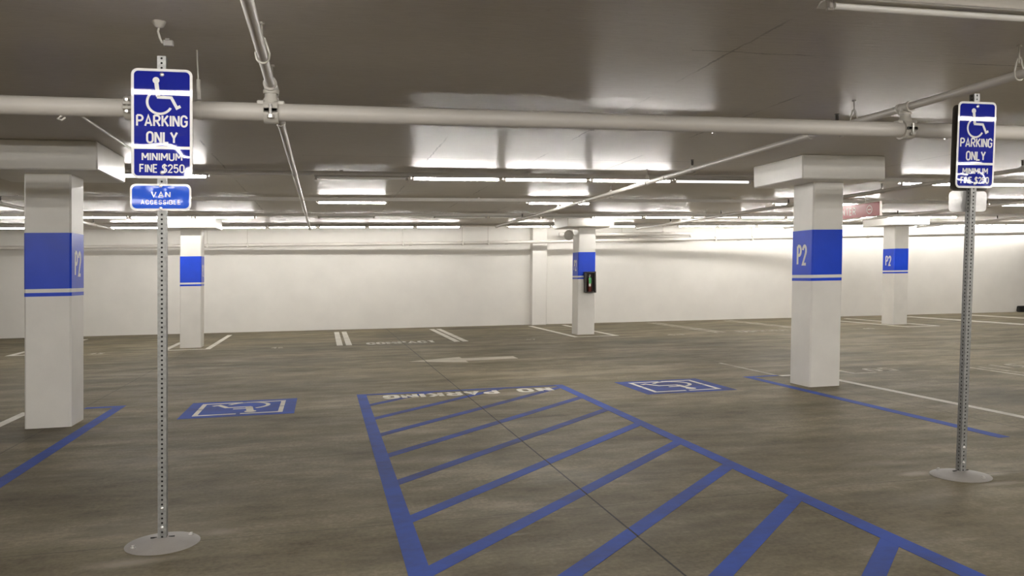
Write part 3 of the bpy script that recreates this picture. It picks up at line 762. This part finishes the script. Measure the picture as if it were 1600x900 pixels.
b = B(); b.lathe([(0, 0), (.044, 0), (.048, .008), (.048, .27), (.040, .30), (.022, .32), (0, .322)], (0, 0, 0), 24); b.obj('cylinder', M['ext_red'], t)
b = B(); b.lathe([(.014, .318), (.018, .33), (.018, .36), (0, .362)], (0, 0, 0), 12); b.box(-.012, .012, -.045, .03, .36, .372, .003, 1); b.box(-.012, .012, -.045, .0, .370, .397, .003, 1); b.obj('valve_handle', M['zinc'], t)
b = B(); b.tube([(.015, 0, .345), (.05, -.01, .33), (.060, -.012, .25), (.058, -.012, .12)], .008, 8); b.obj('hose', M['rubber'], t)
b = B(); b.box(-.034, .030, -.0515, -.047, .19, .33, .001, 1); q = b.obj('tag', M['tag_green'], t); q['label'] = 'green inspection tag'
b = B(); b.box(-.036, .014, -.0515, -.047, .125, .188, .001, 1); q = b.obj('paper_label', M['tag_white'], t); q['label'] = 'white paper label'
# round drum beside the far column
t = thing('wall_horn', 'round grey disc mounted high on the left side of the extinguisher column', 'horn', (5.74+.02, 18.37, 2.335))
b = B(); b.lathe([(0, .0), (.05, .0), (.11, -.02), (.125, -.045), (.115, -.06), (0, -.075)], (0, 0, 0), 24, 'y')
for v in b.bm.verts: v.co = Matrix.Rotation(math.radians(-40), 3, 'Z') @ v.co
b.move((-.07, .02, 0)); b.obj('dish', M['fitting'], t)
b = B(); b.tube([(.035, .02, 0), (-.06, .02, 0)], .018, 10); b.obj('mount', M['plate'], t)
# black block at the far right
WSX = 21.97
t = thing('wheel_stop', 'black block lying by the back wall at the right edge', 'wheel stop', (WSX, wy(WSX)-.1, 0)); t.rotation_euler.z = math.atan(WA)
b = B(); L = .98
b.poly([(-.07, .0), (.07, .0), (.085, .05), (.06, .19), (-.06, .19), (-.085, .05)], lambda u, v, d: Vector((d, u, v)), -L, L)
bmesh.ops.bevel(b.bm, geom=b.bm.edges[:], offset=.015, segments=2, affect='EDGES'); b.obj('block', M['rubber'], t)

# ------------------------------------------------------------------ floor markings
PT = .0018
def fmap(cx, cy, flip=False, lift=0):
    s = -1 if flip else 1
    return lambda u, v, d: Vector((cx+s*u, cy+s*v, d+lift))
def rect(b, x0, x1, y0, y1, d=PT): b.box(x0, x1, y0, y1, .0002, d)
def mark(name, m, build, label, cat, group=None):
    b = B(); build(b); o = b.obj(name, m, None, smooth=0); tag(o, label, cat, group); return o

# access aisle
t = thing('access_aisle_marking', 'blue hatched no parking aisle painted on the floor, diagonal stripes', 'floor marking', (1.675, 10.06, 0))
AX0, AX1, AY1, AY0, LW = .37, 2.985, 10.07, .9, .112
def add(bfun, name, m, lab=None):
    b = B(); bfun(b); b.move((-1.675, -10.06, 0)); o = b.obj(name, m, t, smooth=0)
    if lab: o['label'] = lab
    return o
add(lambda b: rect(b, AX0, AX0+LW, AY0, AY1), 'border_line', M['floor_blue']); add(lambda b: rect(b, AX1-LW, AX1, AY0, AY1), 'border_line', M['floor_blue'])
add(lambda b: rect(b, AX0+LW, AX1-LW, AY1-LW, AY1), 'border_line', M['floor_blue_dirty'])
xi0, xi1, yi1, yi0 = AX0+LW, AX1-LW, AY1-LW, AY0
i = 0
while True:
    c_ = 8.72-.878*i; i += 1
    if c_+xi1 < yi0+.1: break
    hw = .072                           # half width measured along Y (about .1 m across the stripe)
    poly = [(xi0, xi0+c_-hw), (xi1, xi1+c_-hw), (xi1, xi1+c_+hw), (xi0, xi0+c_+hw)]
    def clip(poly, test, inter):
        out = []
        for a, q in zip(poly, poly[1:]+poly[:1]):
            if test(a): out.append(a)
            if test(a) != test(q): out.append(inter(a, q))
        return out
    poly = clip(poly, lambda p: p[1] <= yi1, lambda a, q: (a[0]+(q[0]-a[0])*(yi1-a[1])/(q[1]-a[1]), yi1))
    if poly: poly = clip(poly, lambda p: p[1] >= yi0, lambda a, q: (a[0]+(q[0]-a[0])*(yi0-a[1])/(q[1]-a[1]), yi0))
    if len(poly) < 3: continue
    add(lambda b: b.poly(poly, fmap(0, 0), .0002, PT*.9), 'diagonal_stripe', M['floor_blue_dirty'] if i < 6 else M['floor_blue'])
add(lambda b: sign_text(b, 'PARKING', 1.40, .31, 0, 0, fmap(1.365, 9.735, True), .0008, PT*1.5, .062, .34), 'lettering', M['floor_white'], 'white PARKING lettering')
add(lambda b: sign_text(b, 'NO', .44, .31, 0, 0, fmap(2.53, 9.735, True), .0008, PT*1.5, .062, .42), 'lettering', M['floor_white'], 'white NO lettering')

# accessible symbols on the floor
def access_square(name, cx, cy, w_, h_, iw, ih, m, label):
    t = thing('access_symbol_marking', label, 'floor marking', (cx, cy, 0), 'blue wheelchair symbols on the floor')
    b = B(); b.box(-w_/2, w_/2, -h_/2, h_/2, .0002, PT); b.obj('blue_square', m, t, smooth=0)
    b = B(); f_ = fmap(0, 0, True); g_ = .022; lw = .05
    for sx in (-1, 1):
        for sy in (-1, 1):
            x0, x1 = sorted((sx*g_, sx*iw/2)); y0, y1 = sorted((sy*(ih/2-lw), sy*ih/2)); b.box(x0, x1, y0, y1, PT*.9, PT*1.5)
            x0, x1 = sorted((sx*(iw/2-lw), sx*iw/2)); y0, y1 = sorted((sy*.015, sy*(ih/2-lw-.012))); b.box(x0, x1, y0, y1, PT*.9, PT*1.5)
    b.obj('white_border', M['floor_white'], t, smooth=0)
    b = B(); access_symbol(b, f_, PT*.9, PT*1.5, .66, .0, .0); b.obj('wheelchair_symbol', M['floor_white'], t, smooth=0)
access_square('l', -.915, 9.47, 1.17, 1.10, .92, .84, M['floor_blue'], 'bright blue wheelchair square on the floor between left sign post and hatched aisle')
access_square('r', 4.265, 9.48, 1.15, 1.13, .87, .88, M['floor_blue_dirty'], 'darker dirty blue wheelchair square on the floor before the near P2 column')

def L_left(b): rect(b, -2.352, -2.238, 5.4, 10.02); rect(b, -2.66, -2.352, 9.99, 10.1); rect(b, -2.352, -2.238, 10.02, 10.1)
mark('stall_edge_line', M['floor_blue'], L_left, 'blue stall line on the floor beside the left column, with short arm', 'floor marking', 'blue stall edge lines')
def L_right(b): rect(b, 5.502, 5.615, 5.7, 9.9); rect(b, 5.502, 6.0, 9.9, 9.975)
mark('stall_edge_line', M['floor_blue'], L_right, 'blue stall line on the floor running past the right sign post', 'floor marking', 'blue stall edge lines')
G = 'white stall lines on the floor'
def wl(b): rect(b, 6.42, 6.52, 3.0, 9.95); rect(b, 6.02, 6.42, 9.85, 9.95)
mark('stall_line', M['floor_white'], wl, 'white line on the floor from the near P2 column to the right edge', 'floor marking', G)
def wl2(b): rect(b, -3.27, -3.17, 3.0, 9.95); rect(b, -3.17, -2.7, 9.85, 9.95)
mark('stall_line', M['floor_white'], wl2, 'white line on the floor left of the near left column', 'floor marking', G)
def wl3(b): rect(b, 5.97, 6.03, 9.98, 11.6)
mark('stall_line', M['floor_white_faint'], wl3, 'faint worn white line on the floor behind the near P2 column', 'floor marking', G)
def dbl(x, w_, g_, y0, y1): return lambda b: (rect(b, x, x+w_, y0, y1, .003), rect(b, x+w_+g_, x+2*w_+g_, y0, y1, .003))
mark('stall_line', M['floor_white'], dbl(.25, .125, .065, 17.38, 21.65), 'pair of white stripes left of the COMPACT lettering', 'floor marking', G)
mark('stall_line', M['floor_white'], dbl(2.73, .125, .06, 17.33, 21.6), 'pair of white stripes right of the COMPACT lettering', 'floor marking', G)
mark('stall_line', M['floor_white_faint'], dbl(8.86, .11, .07, 17.3, 21.5), 'pair of faint stripes beyond the extinguisher column', 'floor marking', G)
mark('stall_line', M['floor_white_faint'], dbl(11.15, .12, .07, 17.6, 21.4), 'pair of faint stripes just left of the near P2 column', 'floor marking', G)
mark('stall_line', M['floor_white'], dbl(16.52, .12, .07, 16.4, 20.6), 'pair of white stripes right of the far P2 column', 'floor marking', G)
mark('stall_line', M['floor_white'], dbl(18.52, .12, .07, 17.2, 20.5), 'pair of white stripes at the far right by the back wall', 'floor marking', G)
mark('stall_line', M['floor_white_faint'], dbl(8.90, .08, .10, 5.5, 9.8), 'pair of faint stripes right of the right sign post', 'floor marking', G)
def box_l(x0, x1, y0, y1, w_=.11): return lambda b: (rect(b, x0, x0+w_, y0, y1, .003), rect(b, x1-w_, x1, y0, y1, .003), rect(b, x0+w_, x1-w_, y0, y0+w_*.9, .003))
mark('stall_line', M['floor_white'], box_l(-3.24, -2.29, 17.62, 21.8), 'white box line around the far left column', 'floor marking', G)
mark('stall_line', M['floor_white'], box_l(5.46, 6.52, 17.4, 21.6), 'white box line around the extinguisher column', 'floor marking', G)
mark('stall_line', M['floor_white'], box_l(13.75, 14.68, 16.95, 20.6), 'white box line around the far P2 column', 'floor marking', G)
def flp(b): rect(b, -6.08, -5.96, 17.65, 21.9, .003); rect(b, -5.96, -5.7, 17.65, 17.76, .003); rect(b, -5.8, -5.68, 17.76, 21.9, .003)
mark('stall_line', M['floor_white'], flp, 'white stripes at the left edge behind the near left column', 'floor marking', G)
def crn(b): rect(b, 7.04, 7.11, 9.74, 11.2); rect(b, 7.11, 7.42, 9.74, 9.80)
mark('stall_line', M['floor_white_faint'], crn, 'faint white corner line right of the near P2 column', 'floor marking', G)
def arrow(b):
    b.poly([(1.37, 13.63), (2.30, 13.17), (2.30, 13.43), (3.21, 13.43), (3.21, 13.83), (2.30, 13.83), (2.30, 14.07)], fmap(0, 0), .0002, .003)
M['arrow'] = worn('arrow_paint', (.55, .51, .43), (.40, .36, .29), .42, .7)
mark('direction_arrow', M['arrow'], arrow, 'large pale arrow painted on the floor pointing left', 'floor marking')
def comp(x0, x1, y0, y1): return lambda b: sign_text(b, 'COMPACT', x1-x0, y1-y0, 0, 0, fmap((x0+x1)/2, (y0+y1)/2), .0002, .003, .07, .34)
mark('stall_lettering', M['floor_white'], comp(.87, 2.37, 17.35, 17.88), 'white COMPACT lettering between the two pairs of white stripes', 'floor lettering', 'COMPACT lettering on the floor')
mark('stall_lettering', M['floor_white_faint'], comp(9.45, 10.75, 17.1, 17.65), 'faint COMPACT lettering left of the near P2 column', 'floor lettering', 'COMPACT lettering on the floor')
def num(s, x, y, w_=.3, h_=.34, flip=False): return lambda b: text_into(b, s, w_, h_, 0, 0, fmap(x, y, flip), .0002, .003, .02, 1.1)
GN = 'worn stall numbers on the floor'
for s, x, y, w_, h_, fl, lab in (('45', -4.4, 17.45, .28, .32, False, 'worn stall number on the floor right of the near left column'),
                                 ('46', -.95, 17.38, .24, .3, False, 'worn stall number on the floor right of the far left column'),
                                 ('47', 4.40, 17.2, .26, .3, False, 'worn stall number on the floor left of the extinguisher column'),
                                 ('48', 7.76, 17.12, .40, .32, False, 'worn stall number on the floor right of the extinguisher column'),
                                 ('49', 12.62, 16.9, .30, .3, False, 'worn stall number on the floor left of the far P2 column'),
                                 ('50', 7.66, 10.02, .44, .36, True, 'worn stall number on the floor right of the near P2 column'),
                                 ('51', 9.62, 9.75, .44, .4, True, 'worn stall number at the right edge beside faint stripes')):
    mark('stall_number', M['floor_white_faint'], num(s, x, y, w_, h_, fl), lab, 'floor lettering', GN)
